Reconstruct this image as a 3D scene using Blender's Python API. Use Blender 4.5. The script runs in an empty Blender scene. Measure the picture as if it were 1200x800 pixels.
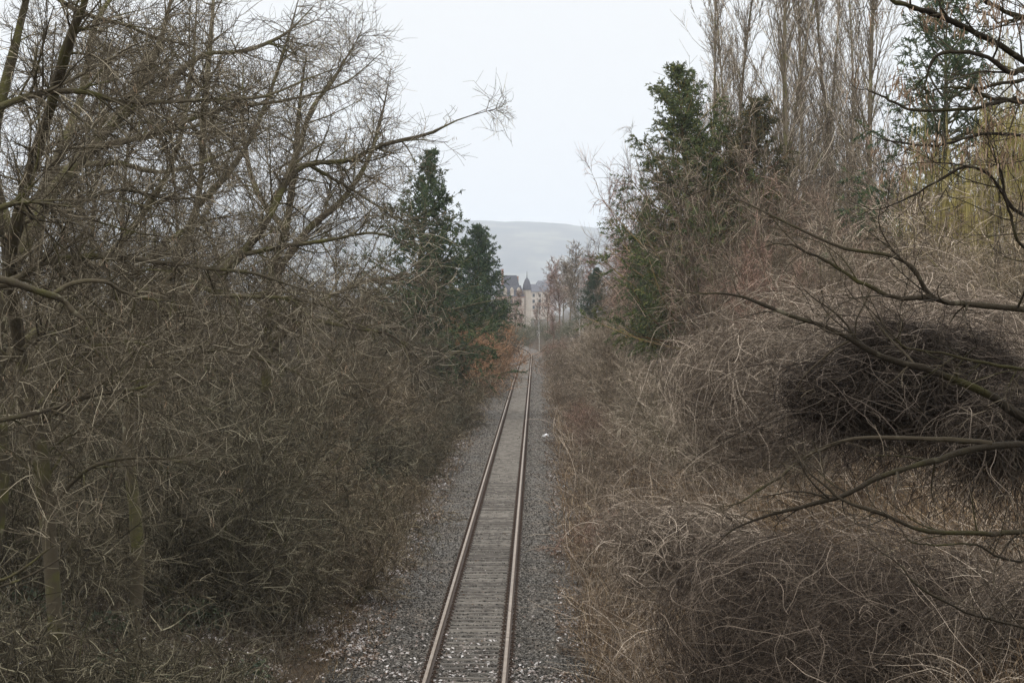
import bpy, math, numpy as np
from mathutils import Vector
R_ = math.radians
rng = np.random.default_rng(7)
S = bpy.context.scene
COL = S.collection
F = 2703.0            # focal length in pixels of a 1200 px wide frame
CAMZ = 7.30
VX, VY = 628.0, 358.0 # where the straight track vanishes
TC = -1.36            # track centre beside the camera

def P(px, py, y):     # a point seen at (px, py), y metres down the line
    return np.array([(px-VX)/F*y, y, CAMZ-(py-VY)/F*y])

# ------------------------------------------------------------------ terrain
def sm(a, b, v):
    t = np.clip((v-a)/(b-a), 0, 1); return t*t*(3-2*t)
def cx(y):            # centre line of the track: straight, then a left-hand curve
    y = np.asarray(y, float)
    d = np.clip(y-322, 0, None)
    return TC - np.where(d < 160, d*d/(2*1250.), 160*160/(2*1250.)+(d-160)*160/1250.)
def gh(x, y):
    x = np.asarray(x, float); y = np.asarray(y, float)
    r = x-cx(np.minimum(y, 700))
    fade = 1-sm(420, 620, y)
    right = 3.3*sm(2.9, 9.0, r)+np.clip(r-9, 0, 40)*0.05 + 0.9*sm(2.9, 6.5, r)*(1-sm(45, 80, y))
    left = 1.5*sm(3.2, 11.0, -r)+np.clip(-r-11, 0, 40)*0.06 + 0.5*sm(5, 9, -r)*(1-sm(40, 60, y))
    b = 0.10*np.sin(x*1.3+y*.35)*np.sin(y*.9-x*.4)+.06*np.sin(x*2.9+1)*np.sin(y*2.3)
    b = b*sm(2.6, 4.5, np.abs(r))
    return -0.06+(right+left+b)*fade

# ------------------------------------------------------------------ mesh helpers
def mesh_np(name, V, Q, mat, tint=None, smooth=False):
    me = bpy.data.meshes.new(name)
    V = np.ascontiguousarray(V, np.float32); Q = np.ascontiguousarray(Q, np.int32)
    n = Q.shape[1]
    me.vertices.add(len(V)); me.vertices.foreach_set('co', V.ravel())
    me.loops.add(Q.size); me.loops.foreach_set('vertex_index', Q.ravel())
    me.polygons.add(len(Q)); me.polygons.foreach_set('loop_start', np.arange(0, Q.size, n, dtype=np.int32))
    me.update(calc_edges=True)
    me.polygons.foreach_set('use_smooth', np.full(len(Q), smooth))
    if tint is not None:
        a = me.attributes.new('tint', 'FLOAT', 'POINT')
        a.data.foreach_set('value', np.ascontiguousarray(tint, np.float32))
    me.materials.append(mat)
    return me

class Bag:            # collects quads, then becomes ONE mesh
    def __init__(s): s.V=[]; s.Q=[]; s.T=[]; s.n=0
    def add(s, V, Q, T):
        s.V.append(V); s.Q.append(Q+s.n); s.T.append(T); s.n += len(V)
    def mesh(s, name, mat, smooth=False):
        return mesh_np(name, np.concatenate(s.V), np.concatenate(s.Q), mat, np.concatenate(s.T), smooth)
    def tubes(s, Pt, Rd, sides=3, tint=None):
        N, K, _ = Pt.shape
        T = np.gradient(Pt, axis=1); T /= np.linalg.norm(T, axis=2, keepdims=True)+1e-9
        ref = rng.normal(size=(N,1,3)); ref /= np.linalg.norm(ref, axis=2, keepdims=True)
        if N < 60: ref = np.broadcast_to(np.array([[[.31,-.92,.24]]]), (N,1,3))
        U = np.cross(T, ref); U /= np.linalg.norm(U, axis=2, keepdims=True)+1e-6
        W = np.cross(T, U)
        a = np.arange(sides)*2*np.pi/sides
        ring = Pt[:,:,None,:]+Rd[:,:,None,None]*(np.cos(a)[:,None]*U[:,:,None,:]+np.sin(a)[:,None]*W[:,:,None,:])
        base = (np.arange(N)[:,None,None]*K+np.arange(K-1)[None,:,None])*sides
        j = np.arange(sides)[None,None,:]; j2 = (j+1)%sides
        Q = np.stack([base+j, base+j2, base+sides+j2, base+sides+j], -1).reshape(-1,4)
        if tint is None: tint = rng.random(N)
        s.add(ring.reshape(-1,3), Q, np.repeat(tint, K*sides))
    def ribbons(s, Pt, Wd, tint=None):       # flat blades
        N, K, _ = Pt.shape
        d = rng.normal(size=(N,1,3)); d[:,:,2] *= .3
        d /= np.linalg.norm(d, axis=2, keepdims=True)
        V = np.stack([Pt-d*Wd[:,:,None], Pt+d*Wd[:,:,None]], 2)
        base = (np.arange(N)[:,None]*K+np.arange(K-1)[None,:])*2
        Q = np.stack([base, base+1, base+3, base+2], -1).reshape(-1,4)
        if tint is None: tint = rng.random(N)
        s.add(V.reshape(-1,3), Q, np.repeat(tint, K*2))
    def leaves(s, C, size, flat=.5, tint=None, aspect=.6):   # small bent leaves / flakes
        N = len(C)
        n = rng.normal(size=(N,3)); n[:,2] = np.abs(n[:,2])+flat*3
        n /= np.linalg.norm(n, axis=1, keepdims=True)
        u = np.cross(n, rng.normal(size=(N,3))); u /= np.linalg.norm(u, axis=1, keepdims=True)
        v = np.cross(n, u)
        L = size*rng.uniform(.6, 1.3, N)[:,None]; w = L*aspect
        V = np.stack([C-u*L, C-v*w+n*L*.25, C+u*L, C+v*w+n*L*.2], 1)
        Q = np.arange(N*4).reshape(N,4)
        if tint is None: tint = rng.random(N)
        s.add(V.reshape(-1,3), Q, np.repeat(tint, 4))

def box_np(x0,x1,y0,y1,z0,z1):
    V = np.array([[x,y,z] for z in (z0,z1) for y in (y0,y1) for x in (x0,x1)], float)
    Q = np.array([[0,2,3,1],[4,5,7,6],[0,1,5,4],[2,6,7,3],[0,4,6,2],[1,3,7,5]])
    return V, Q
def addbox(b, *a, t=.5):
    V,Q = box_np(*a); b.add(V,Q,np.full(8,t))

# ------------------------------------------------------------------ materials
def mat_new(name, rough=.9, spec=.2):
    m = bpy.data.materials.new(name); m.use_nodes = True
    nt = m.node_tree; bs = nt.nodes['Principled BSDF']
    bs.inputs['Roughness'].default_value = rough
    bs.inputs['Specular IOR Level'].default_value = spec
    return m, nt, bs
def ramp(nt, stops):
    r = nt.nodes.new('ShaderNodeValToRGB'); e = r.color_ramp.elements
    while len(e) < len(stops): e.new(.5)
    for k,(p,c) in enumerate(stops):
        e[k].position = p; e[k].color = (*c, 1)
    return r
def noise(nt, scale, detail=4, coord='Object', rough=.6):
    tc = nt.nodes.new('ShaderNodeTexCoord'); n = nt.nodes.new('ShaderNodeTexNoise')
    n.inputs['Scale'].default_value = scale; n.inputs['Detail'].default_value = detail; n.inputs['Roughness'].default_value = rough
    nt.links.new(tc.outputs[coord], n.inputs['Vector']); return n
def mixc(nt, a, b, fac, mode='MIX'):
    m = nt.nodes.new('ShaderNodeMix'); m.data_type = 'RGBA'; m.blend_type = mode
    for sock, v in ((m.inputs[0], fac), (m.inputs[6], a), (m.inputs[7], b)):
        if hasattr(v, 'links') or isinstance(v, bpy.types.NodeSocket): nt.links.new(v, sock)
        elif isinstance(v, (int, float)): sock.default_value = v
        else: sock.default_value = (*v, 1)
    return m.outputs[2]
def tint_mat(name, stops, rough=.9, spec=.15, objcol=True, moss=None, bump=None):
    m, nt, bs = mat_new(name, rough, spec)
    at = nt.nodes.new('ShaderNodeAttribute'); at.attribute_name = 'tint'
    r = ramp(nt, stops); nt.links.new(at.outputs['Fac'], r.inputs[0])
    c = r.outputs[0]
    if moss:
        n = noise(nt, moss[1], 3)
        r2 = ramp(nt, [(moss[2], (0,0,0)), (moss[2]+.18, (1,1,1))]); nt.links.new(n.outputs[0], r2.inputs[0])
        c = mixc(nt, c, moss[0], r2.outputs[0])
        n2 = noise(nt, moss[1]*3.1, 3)
        r3 = ramp(nt, [(.62, (0,0,0)), (.74, (1,1,1))]); nt.links.new(n2.outputs[0], r3.inputs[0])
        c = mixc(nt, c, (.19,.185,.15), r3.outputs[0])
    if objcol:
        oi = nt.nodes.new('ShaderNodeObjectInfo')
        c = mixc(nt, c, oi.outputs['Color'], 1.0, 'MULTIPLY')
    nt.links.new(c, bs.inputs['Base Color'])
    if bump:
        nb = noise(nt, bump[0], 5); bp = nt.nodes.new('ShaderNodeBump')
        bp.inputs['Strength'].default_value = bump[1]; bp.inputs['Distance'].default_value = .03
        nt.links.new(nb.outputs[0], bp.inputs['Height']); nt.links.new(bp.outputs[0], bs.inputs['Normal'])
    return m

TWIG = tint_mat('twig_bark', [(0,(.030,.025,.019)),(.45,(.080,.069,.055)),(.75,(.145,.128,.105)),(.9,(.26,.235,.20)),(1,(.40,.37,.32))])
BARK = tint_mat('branch_bark', [(0,(.04,.034,.026)),(.6,(.075,.065,.05)),(1,(.125,.11,.088))], moss=((.075,.075,.03), 1.7, .5), bump=(30,.6))
VINE = tint_mat('clematis_stem', [(0,(.026,.021,.018)),(.45,(.075,.064,.053)),(.75,(.155,.137,.117)),(.9,(.29,.262,.23)),(1,(.45,.415,.37))])
NEEDLE = tint_mat('conifer_needles', [(0,(.015,.025,.015)),(.5,(.027,.042,.024)),(.85,(.042,.058,.029)),(1,(.07,.07,.034))], rough=.7)
BIRCH = tint_mat('birch_bark', [(0,(.55,.53,.48)),(1,(.72,.70,.66))])
POD = tint_mat('dry_seed_pods', [(0,(.16,.105,.065)),(.6,(.27,.185,.12)),(1,(.42,.32,.23))], objcol=False)
YEL = tint_mat('yellow_willow_twig', [(0,(.20,.16,.045)),(.6,(.33,.275,.09)),(1,(.45,.38,.16))], objcol=False)
GRASS = tint_mat('dry_grass', [(0,(.05,.033,.022)),(.3,(.095,.066,.041)),(.62,(.145,.107,.07)),(.85,(.23,.185,.13)),(1,(.36,.31,.24))], objcol=True)
GREEN = tint_mat('green_leaf', [(0,(.02,.03,.014)),(.6,(.04,.055,.025)),(1,(.09,.10,.05))], rough=.6, spec=.3, objcol=False)
LEAF = tint_mat('fallen_leaf', [(0,(.07,.042,.025)),(.5,(.135,.09,.06)),(.8,(.23,.18,.14)),(1,(.36,.31,.27))], objcol=False)
FLAKE = tint_mat('pale_leaf', [(0,(.16,.125,.105)),(.5,(.33,.29,.265)),(1,(.58,.55,.525))], objcol=False)
STONE = tint_mat('ballast_stone', [(0,(.03,.027,.023)),(.5,(.085,.078,.067)),(.85,(.15,.138,.12)),(1,(.29,.27,.24))], objcol=False)

# ------------------------------------------------------------------ object helpers
def obj(name, me, parent=None, loc=None):
    o = bpy.data.objects.new(name, me); COL.objects.link(o)
    if parent: o.parent = parent
    if loc is not None: o.location = loc
    return o
def empty(name, loc=(0,0,0), rz=0., sc=1.):
    o = bpy.data.objects.new(name, None); COL.objects.link(o)
    o.location = tuple(map(float, loc)); o.rotation_euler = (0,0,rz)
    o.scale = (sc,sc,sc) if not hasattr(sc,'__len__') else sc
    o.empty_display_size = .3
    return o
def tag(o, label=None, cat=None, group=None, kind=None):
    for k,v in (('label',label),('category',cat),('group',group),('kind',kind)):
        if v: o[k] = v
    return o
def thing(name, parts, loc, label, cat, group=None, rz=0., sc=1., color=(1,1,1)):
    e = empty(name, loc, rz, sc); tag(e, label, cat, group)
    for pn, me in parts:
        c = obj(pn, me, e); c.color = (*color, 1)
    return e

# ------------------------------------------------------------------ growth
def nrm(v): return v/(np.linalg.norm(v, axis=-1, keepdims=True)+1e-9)
def grow(P0, D0, L, K, wob, trop=0.):
    N = len(P0); pts = np.empty((N,K+1,3)); pts[:,0] = P0
    d = nrm(D0); c = rng.normal(size=(N,3))*wob
    st = np.broadcast_to(np.asarray(L, float), (N,))[:,None]/K
    tr = np.zeros((1,3)); tr[0,2] = trop
    for k in range(K):
        c = .6*c+.8*rng.normal(size=(N,3))*wob
        d = nrm(d+c+tr); pts[:,k+1] = pts[:,k]+d*st
    return pts
def taper(r0, K, end=.35, N=None):
    r0 = np.broadcast_to(np.asarray(r0, float), (N,)) if N else np.asarray(r0, float)
    return r0[:,None]*np.linspace(1, end, K+1)[None,:]
def spawn(Pt, Rd, per, t0, t1, ang, sd=.22, lens=None, dens=None):
    N, K1, _ = Pt.shape; K = K1-1
    if dens is not None:
        ln = np.linalg.norm(np.diff(Pt, axis=1), axis=2).sum(1)
        cnt = np.maximum(1, rng.poisson(ln*dens)); idx = np.repeat(np.arange(N), cnt)
    else: idx = np.repeat(np.arange(N), per)
    M = len(idx); t = rng.uniform(t0, t1, M)*K
    k = np.minimum(t.astype(int), K-1); f = (t-k)[:,None]
    a, b = Pt[idx,k], Pt[idx,k+1]
    T = nrm(b-a); U = nrm(np.cross(T, rng.normal(size=(M,3)))); an = rng.normal(ang, sd, M)[:,None]
    return a+(b-a)*f, np.cos(an)*T+np.sin(an)*U, Rd[idx,k], t/K, idx

def make_shrub(nst, h, spread, per=(8,6,5), r0=.03, tw=.006, lean=.5, base=.3, wob=.12, trop=.02, ang=.75, l1=.36, name='shrub', droop=0.):
    st = Bag(); tg = Bag()
    a = rng.uniform(0, 2*np.pi, nst); rr = np.sqrt(rng.random(nst))
    P0 = np.stack([np.cos(a)*rr*base, np.sin(a)*rr*base, np.full(nst,-.1)], 1)
    D0 = np.stack([np.cos(a)*rr*lean, np.sin(a)*rr*lean, np.ones(nst)], 1)+rng.normal(size=(nst,3))*.08
    L = h*rng.uniform(.65, 1.05, nst)
    A = grow(P0, D0, L, 8, wob, trop); rA = taper(r0*rng.uniform(.6,1.2,nst), 8, .25)
    st.tubes(A, rA, 5, rng.random(nst))
    p,d,r,t,i = spawn(A, rA, per[0], .12, 1., ang); l = h*l1*rng.uniform(.5,1.1,len(p))*(1.15-.6*t)
    B = grow(p, d, l, 5, wob*1.2, trop-droop); rB = taper(np.minimum(r*.6, r0*.45), 5, .35)
    st.tubes(B, rB, 3, rng.random(len(B)))
    p,d,r,t,i = spawn(B, rB, per[1], .1, 1., ang); l2 = l[i]*.62*rng.uniform(.5,1.3,len(p))
    C = grow(p, d, l2, 5, wob*1.2, trop-droop); rC = taper(np.full(len(p), tw*1.4), 5, .5)
    tg.tubes(C, rC, 3)
    p,d,r,t,i = spawn(C, rC, per[2], .1, 1., ang*.8); l3 = l2[i]*.72*rng.uniform(.4,1.4,len(p))
    D = grow(p, d, l3, 4, wob*1.35, -droop-.02); rD = taper(np.full(len(p), tw), 4, .5)
    tg.tubes(D, rD, 3)
    return [('stems', st.mesh(name+'_stems', BARK, True)), ('twigs', tg.mesh(name+'_twigs', TWIG))]

def spline(pts, n):   # Catmull-Rom through control points
    pts = np.asarray(pts, float); p = np.vstack([2*pts[0]-pts[1], pts, 2*pts[-1]-pts[-2]])
    out = []
    seg = np.linspace(0, len(pts)-1-1e-6, n)
    for u in seg:
        k = int(u); f = u-k; a,b,c,d = p[k:k+4]
        out.append(.5*(2*b+(c-a)*f+(2*a-5*b+4*c-d)*f*f+(3*b-a-3*c+d)*f**3))
    return np.array(out)

def limb_tree(limbs, dens=(4.5,7,9), lens=(1.1,.5,.26), tw=.0045, pods=0, podsize=.05, podbox=None, n=28, trop=.0, wobl=.010, ang=.85, tmin=.12, rs=1.):
    """A tree laid out as limbs; each limb: list of (px,py,y) and start / end radius in px at its depth."""
    tr = Bag(); tg = Bag(); pd = Bag()
    As=[]; Rs=[]; bare=[]
    for L in limbs:
        ctl, ra, rb = L[0], L[1], L[2]
        ra *= rs; rb *= rs; w = np.array([P(*c) for c in ctl])
        if not As: w = np.vstack([[w[0,0]-.1, w[0,1], float(gh(w[0,0],w[0,1]))-.25], w])
        A = spline(w, n)
        A += np.cumsum(rng.normal(size=A.shape), 0)*wobl*.35
        dm = np.mean([c[2] for c in ctl])
        r = np.linspace(ra, rb, n)*dm/F
        r = r*(1+.10*rng.normal(size=n))
        r[0] = max(r[0], r[1]); r[-6:] *= np.linspace(.9,.35,6)
        As.append(A); Rs.append(r); bare.append(L[3] if len(L) > 3 else 0.)
    A = np.array(As); rA = np.array(Rs)
    tr.tubes(A, rA, 9, rng.random(len(A))*.8)
    keep = np.repeat(1, 1)
    allC=[]
    p,d,r,t,i = spawn(A, rA, None, tmin, 1., ang, .3, dens=dens[0])
    ok = t > np.array(bare)[i]; p,d,r,t = p[ok],d[ok],r[ok],t[ok]
    l = lens[0]*rng.uniform(.3,1.3,len(p))*(1.2-.85*t)
    B = grow(p, d, l, 8, .10, trop); rB = taper(np.clip(r*.45, tw*1.6, .022), 8, .3)
    tr.tubes(B, rB, 4, rng.random(len(B)))
    p,d,r,t,i = spawn(B, rB, None, .1, 1., ang, .3, dens=dens[1]); l2 = np.minimum(l[i]*.6, lens[1]*rng.uniform(.3,1.4,len(p)))
    C = grow(p, d, l2, 5, .12, trop); rC = taper(np.clip(r*.5, tw*1.1, tw*2), 5, .5); tg.tubes(C, rC, 3)
    p,d,r,t,i = spawn(C, rC, None, .1, 1., ang, .3, dens=dens[2]); l3 = lens[2]*rng.uniform(.3,1.4,len(p))
    D = grow(p, d, l3, 3, .13, trop); rD = taper(np.full(len(p), tw*.8), 3, .6); tg.tubes(D, rD, 3)
    out = [('trunk', tr.mesh('limb_tree_trunk', BARK, True)), ('crown', tg.mesh('limb_tree_crown', TWIG))]
    if pods:
        e = C[:,-1]; pool = np.arange(len(C))
        if podbox:      # hang only from the upper limbs between these directions
            ax = e[:,0]/e[:,1]; az_ = (e[:,2]-CAMZ)/e[:,1]; g = np.sin(ax*160+1)+np.sin(az_*210)+np.sin(ax*90-az_*140+2)
            pool = pool[(ax>podbox[0])&(ax<podbox[1])&(az_>podbox[2])&(g>rng.normal(size=len(ax))*.5+.1)]
        k = rng.choice(pool, min(pods, len(pool)), replace=False); m_ = 7 if podbox else 3
        q = np.repeat(C[k,-1], m_, 0)+rng.normal(size=(len(k)*m_,3))*podsize*.55
        E = grow(q, np.tile([0,0,-1.], (len(q),1))+rng.normal(size=(len(q),3))*.25, podsize*rng.uniform(.6,1.5,len(q)), 3, .1)
        pd.tubes(E, np.tile([.35,1,.9,.3], (len(q),1))*podsize*.075, 3); out.append(('seed_sprays', pd.mesh('seed_sprays', POD)))
    return out

# ================================================================== SETTING
# --- ground
ys = np.unique(np.concatenate([np.arange(-40,36,4.), np.arange(36,130,.8), np.arange(130,460,3.), np.arange(460,760,12.), np.geomspace(760,10800,30), [-250.,-120.]]))
xs = np.unique(np.concatenate([np.arange(-30,22,.5), np.geomspace(22,7600,28), -np.geomspace(30,7600,28)]))
X, Y = np.meshgrid(xs, ys); Z = gh(X, Y)
Z = Z + rng.normal(size=Z.shape)*.02*(sm(2.6,4,np.abs(X-cx(np.minimum(Y,700)))))
nx, ny = len(xs), len(ys)
i = (np.arange(ny-1)[:,None]*nx+np.arange(nx-1)[None,:]).ravel()
def ground_mat():
    m, nt, bs = mat_new('leaf_litter_soil', .95, .1)
    n1 = noise(nt, .35, 5); n2 = noise(nt, 9, 6, rough=.75)
    r1 = ramp(nt, [(.3,(.05,.04,.028)),(.55,(.08,.062,.045)),(.75,(.066,.068,.034))]); nt.links.new(n1.outputs[0], r1.inputs[0])
    r2 = ramp(nt, [(.3,(.45,.42,.4)),(.6,(1.,.97,.94)),(.72,(1.9,1.8,1.7))]); nt.links.new(n2.outputs[0], r2.inputs[0])
    c = mixc(nt, r1.outputs[0], r2.outputs[0], 1., 'MULTIPLY'); nt.links.new(c, bs.inputs['Base Color'])
    bp = nt.nodes.new('ShaderNodeBump'); bp.inputs['Strength'].default_value=.8; bp.inputs['Distance'].default_value=.06
    nt.links.new(n2.outputs[0], bp.inputs['Height']); nt.links.new(bp.outputs[0], bs.inputs['Normal'])
    return m
tag(obj('ground', mesh_np('ground', np.stack([X,Y,Z],-1).reshape(-1,3), np.stack([i,i+1,i+1+nx,i+nx],-1), ground_mat(), smooth=True)), kind='structure')

# --- hill
hx = np.linspace(-7000, 7000, 300); hy = np.linspace(6300, 10500, 50)
X, Y = np.meshgrid(hx, hy)
u = (Y-6300)/4200
prof = np.sin(np.clip(u/.62,0,1)*np.pi/2)**1.3*(1-.35*sm(.62,1,u))
ridge = 330-58*sm(-150,520,X)+60*sm(-500,-1500,X)+4*np.sin(X/160+.6)+2.5*np.sin(X/71)-70*sm(600,3500,X)
Z = -6+prof*ridge*(1-.6*sm(4500,7000,np.abs(X)))*1.02 + prof*rng.normal(size=X.shape)*1.6 + 14*np.sin(X/330+Y/500)*np.sin(Y/420-X/900)*prof*(1-prof)*3
nx, ny = len(hx), len(hy); i = (np.arange(ny-1)[:,None]*nx+np.arange(nx-1)[None,:]).ravel()
m, nt, bs = mat_new('wooded_hill', .95, .1)
n1 = noise(nt, .006, 8); r1 = ramp(nt, [(.38,(.02,.024,.02)),(.5,(.05,.046,.036)),(.62,(.13,.125,.085))]); nt.links.new(n1.outputs[0], r1.inputs[0]); nt.links.new(r1.outputs[0], bs.inputs['Base Color'])
tag(obj('hill', mesh_np('hill', np.stack([X,Y,Z],-1).reshape(-1,3), np.stack([i,i+1,i+1+nx,i+nx],-1), m, smooth=True)), kind='structure')

# --- ballast bed, following the track
ty = np.concatenate([np.arange(-30, 330, 3.), np.arange(330, 560, 4.)])
offs = np.array([-3.3,-2.7,-2.2,-1.5,-1.0,-.86,0,.86,1.0,1.5,2.2,2.7,3.2]); prf = np.array([-.14,-.04,.02,.045,.04,-.012,-.012,-.012,.04,.045,.02,-.04,-.14])
def bedz(r): return np.interp(r, offs, prf)
tcx = cx(ty); tang = np.gradient(tcx, ty); nrmx = 1/np.sqrt(1+tang**2); nrmy = -tang*nrmx
wv = 1+.06*np.sin(ty/4.3)+.04*np.sin(ty/1.7+2)
V = np.stack([tcx[:,None]+offs*nrmx[:,None]*np.where(np.abs(offs)>2,wv[:,None],1), ty[:,None]+offs*nrmy[:,None], np.broadcast_to(prf, (len(ty),13))], -1)
i = (np.arange(len(ty)-1)[:,None]*13+np.arange(12)[None,:]).ravel()
m, nt, bs = mat_new('ballast_gravel', .9, .2)
vo = nt.nodes.new('ShaderNodeTexVoronoi'); vo.inputs['Scale'].default_value = 14; tc = nt.nodes.new('ShaderNodeTexCoord'); nt.links.new(tc.outputs['Object'], vo.inputs['Vector'])
sp = nt.nodes.new('ShaderNodeSeparateColor'); nt.links.new(vo.outputs['Color'], sp.inputs[0])
r1 = ramp(nt, [(0,(.034,.030,.026)),(.5,(.083,.076,.066)),(.85,(.13,.119,.104)),(1,(.24,.22,.195))]); nt.links.new(sp.outputs[0], r1.inputs[0])
n2 = noise(nt, .5, 5); r2 = ramp(nt, [(.36,(1.05,1.05,1.05)),(.62,(1.05,.95,.86)),(.75,(.95,.78,.62))]); nt.links.new(n2.outputs[0], r2.inputs[0])
nt.links.new(mixc(nt, r1.outputs[0], r2.outputs[0], 1., 'MULTIPLY'), bs.inputs['Base Color'])
bp = nt.nodes.new('ShaderNodeBump'); bp.inputs['Distance'].default_value=.04; bp.inputs['Strength'].default_value=1; bp.invert = True
nt.links.new(vo.outputs['Distance'], bp.inputs['Height']); nt.links.new(bp.outputs[0], bs.inputs['Normal'])
tag(obj('ballast_bed', mesh_np('ballast_bed', V.reshape(-1,3), np.stack([i,i+1,i+14,i+13],-1), m, smooth=True)), kind='structure')

# --- loose stones on the bed
def stones(n, y0, y1, size):
    u = rng.random(n); y = 1/(1/y0-u*(1/y0-1/y1)); r = rng.uniform(-2.9, 2.9, n)
    inn = (np.abs(np.abs(r)-.75) < .12); r = np.where(inn, r+.3, r)
    C = np.stack([cx(y)+r, y, rng.uniform(-.015,.02,n)+bedz(r)], 1)
    o = np.array([[1,0,0],[0,1,0],[-1,0,0],[0,-1,0],[0,0,1],[0,0,-1]], float)
    s = size*rng.uniform(.5,1.35,(n,1,1))
    a = rng.uniform(0,np.pi,n); ca,sa = np.cos(a),np.sin(a)
    q = o[None]*rng.uniform(.55,1.1,(n,6,1))*s*np.array([1.,1.,.75])+rng.normal(size=(n,6,3))*s*.18
    q = np.stack([q[...,0]*ca[:,None]-q[...,1]*sa[:,None], q[...,0]*sa[:,None]+q[...,1]*ca[:,None], q[...,2]], -1)+C[:,None]
    f = np.array([[0,1,4],[1,2,4],[2,3,4],[3,0,4],[1,0,5],[2,1,5],[3,2,5],[0,3,5]])
    return q.reshape(-1,3), (np.arange(n)[:,None,None]*6+f).reshape(-1,3), np.repeat(rng.random(n)**1.3, 6)
V,Q,T = stones(78000, 41, 330, .031)
tag(obj('gravel', mesh_np('gravel', V, Q, STONE, T)), kind='stuff')

# ================================================================== TRACK
RUST = tint_mat('rusty_rail', [(0,(.05,.034,.024)),(.5,(.08,.053,.037)),(1,(.12,.085,.062))], rough=.75, spec=.3, objcol=False)
m, nt, bs = mat_new('rail_head_rust', .5, .5)
n1 = noise(nt, 3, 5); r1 = ramp(nt, [(.3,(.15,.105,.07)),(.55,(.215,.165,.118)),(.75,(.29,.235,.18))]); nt.links.new(n1.outputs[0], r1.inputs[0]); nt.links.new(r1.outputs[0], bs.inputs['Base Color'])
bs.inputs['Metallic'].default_value = .25; HEADM = m
m, nt, bs = mat_new('sleeper_steel', .85, .25)
tc = nt.nodes.new('ShaderNodeTexCoord'); mp = nt.nodes.new('ShaderNodeMapping'); mp.inputs['Scale'].default_value=(2,14,14); nt.links.new(tc.outputs['Object'], mp.inputs[0])
n1 = nt.nodes.new('ShaderNodeTexNoise'); n1.inputs['Scale'].default_value=2; n1.inputs['Detail'].default_value=5; nt.links.new(mp.outputs[0], n1.inputs['Vector'])
oi = nt.nodes.new('ShaderNodeObjectInfo')
of = nt.nodes.new('ShaderNodeMath'); of.operation='MULTIPLY'; of.inputs[1].default_value=57.; nt.links.new(oi.outputs['Random'], of.inputs[0])
cb = nt.nodes.new('ShaderNodeCombineXYZ'); nt.links.new(of.outputs[0], cb.inputs[0]); nt.links.new(of.outputs[0], cb.inputs[1]); nt.links.new(cb.outputs[0], mp.inputs['Location'])
ad = nt.nodes.new('ShaderNodeMath'); ad.operation='MULTIPLY_ADD'; ad.inputs[1].default_value=.22; nt.links.new(oi.outputs['Random'], ad.inputs[0]); nt.links.new(n1.outputs[0], ad.inputs[2])
r1 = ramp(nt, [(.38,(.05,.043,.036)),(.58,(.105,.092,.077)),(.78,(.20,.18,.152))]); nt.links.new(ad.outputs[0], r1.inputs[0]); nt.links.new(r1.outputs[0], bs.inputs['Base Color'])
SLEEP = m

track = tag(empty('railway_track', (0,0,0)), 'rusty single railway track running straight away on gravel, curving left far off', 'railway track')
sy = np.concatenate([np.arange(-30,320,10.), np.arange(320,560,4.)])
RAILZ = .055
sec = np.array([[-.0625,0],[.0625,0],[.0625,.012],[.012,.03],[.008,.10],[.034,.118],[.036,.146],[.030,.154],[-.030,.154],[-.036,.146],[-.034,.118],[-.008,.10],[-.012,.03],[-.0625,.012]])
for side in (-1,1):
    c = cx(sy); tg_ = np.gradient(c, sy); nx_ = 1/np.sqrt(1+tg_**2); ny_ = -tg_*nx_
    o = side*.753+sec[:,0][None,:]
    V = np.stack([c[:,None]+o*nx_[:,None], sy[:,None]+o*ny_[:,None], np.broadcast_to(RAILZ+sec[:,1], o.shape if o.shape[0]==len(sy) else (len(sy),14))], -1)
    k = 14; b = (np.arange(len(sy)-1)[:,None]*k); j = np.arange(k)[None,:]; j2=(j+1)%k
    Q = np.stack([b+j, b+k+j, b+k+j2, b+j2], -1).reshape(-1,4)[:, ::-1]
    me = mesh_np('rail', V.reshape(-1,3), Q, RUST, np.tile(np.full(14,.4), len(sy))+rng.normal(size=len(sy)*14)*.15)
    me.materials.append(HEADM)
    mi = np.tile(np.isin(np.arange(k), [6,7,8]).astype(np.int32), len(sy)-1); me.polygons.foreach_set('material_index', mi)
    obj('rail', me, track)
# sleepers: steel troughs, ends bent down
b = Bag()
sx = np.array([-1.25,-1.18,1.18,1.25]); zt = np.array([-.05,.035,.035,-.05])
prof = [(-.115,-.06),(-.05,.0),(.055,.0),(.115,-.06)]
V = np.array([[x, py_, z+pz] for x,z in zip(sx,zt) for (py_,pz) in prof]); Q=[]
for a in range(3):
    for c_ in range(3): Q.append([a*4+c_, a*4+4+c_, a*4+5+c_, a*4+1+c_])
b.add(V, np.array(Q), np.full(16,.5)); SM = b.mesh('sleeper', SLEEP)
b = Bag()
addbox(b, -.17,.17,-.07,.07,.035,.0555); 
for s in (-1,1):
    addbox(b, s*.105-.03,s*.105+.03,-.045,.045,.0555,.085); addbox(b, s*.115-.014,s*.115+.014,-.014,.014,.085,.12)
CHV = np.concatenate(b.V); CHQ = np.concatenate(b.Q); CH = b.mesh('rail_chair', RUST)
chairs = Bag()
PITCH = .60
sly = 36+np.arange(int((500-36)/PITCH))*PITCH
first = None; rest = Bag(); SV, SQ = V, np.array(Q)
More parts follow.
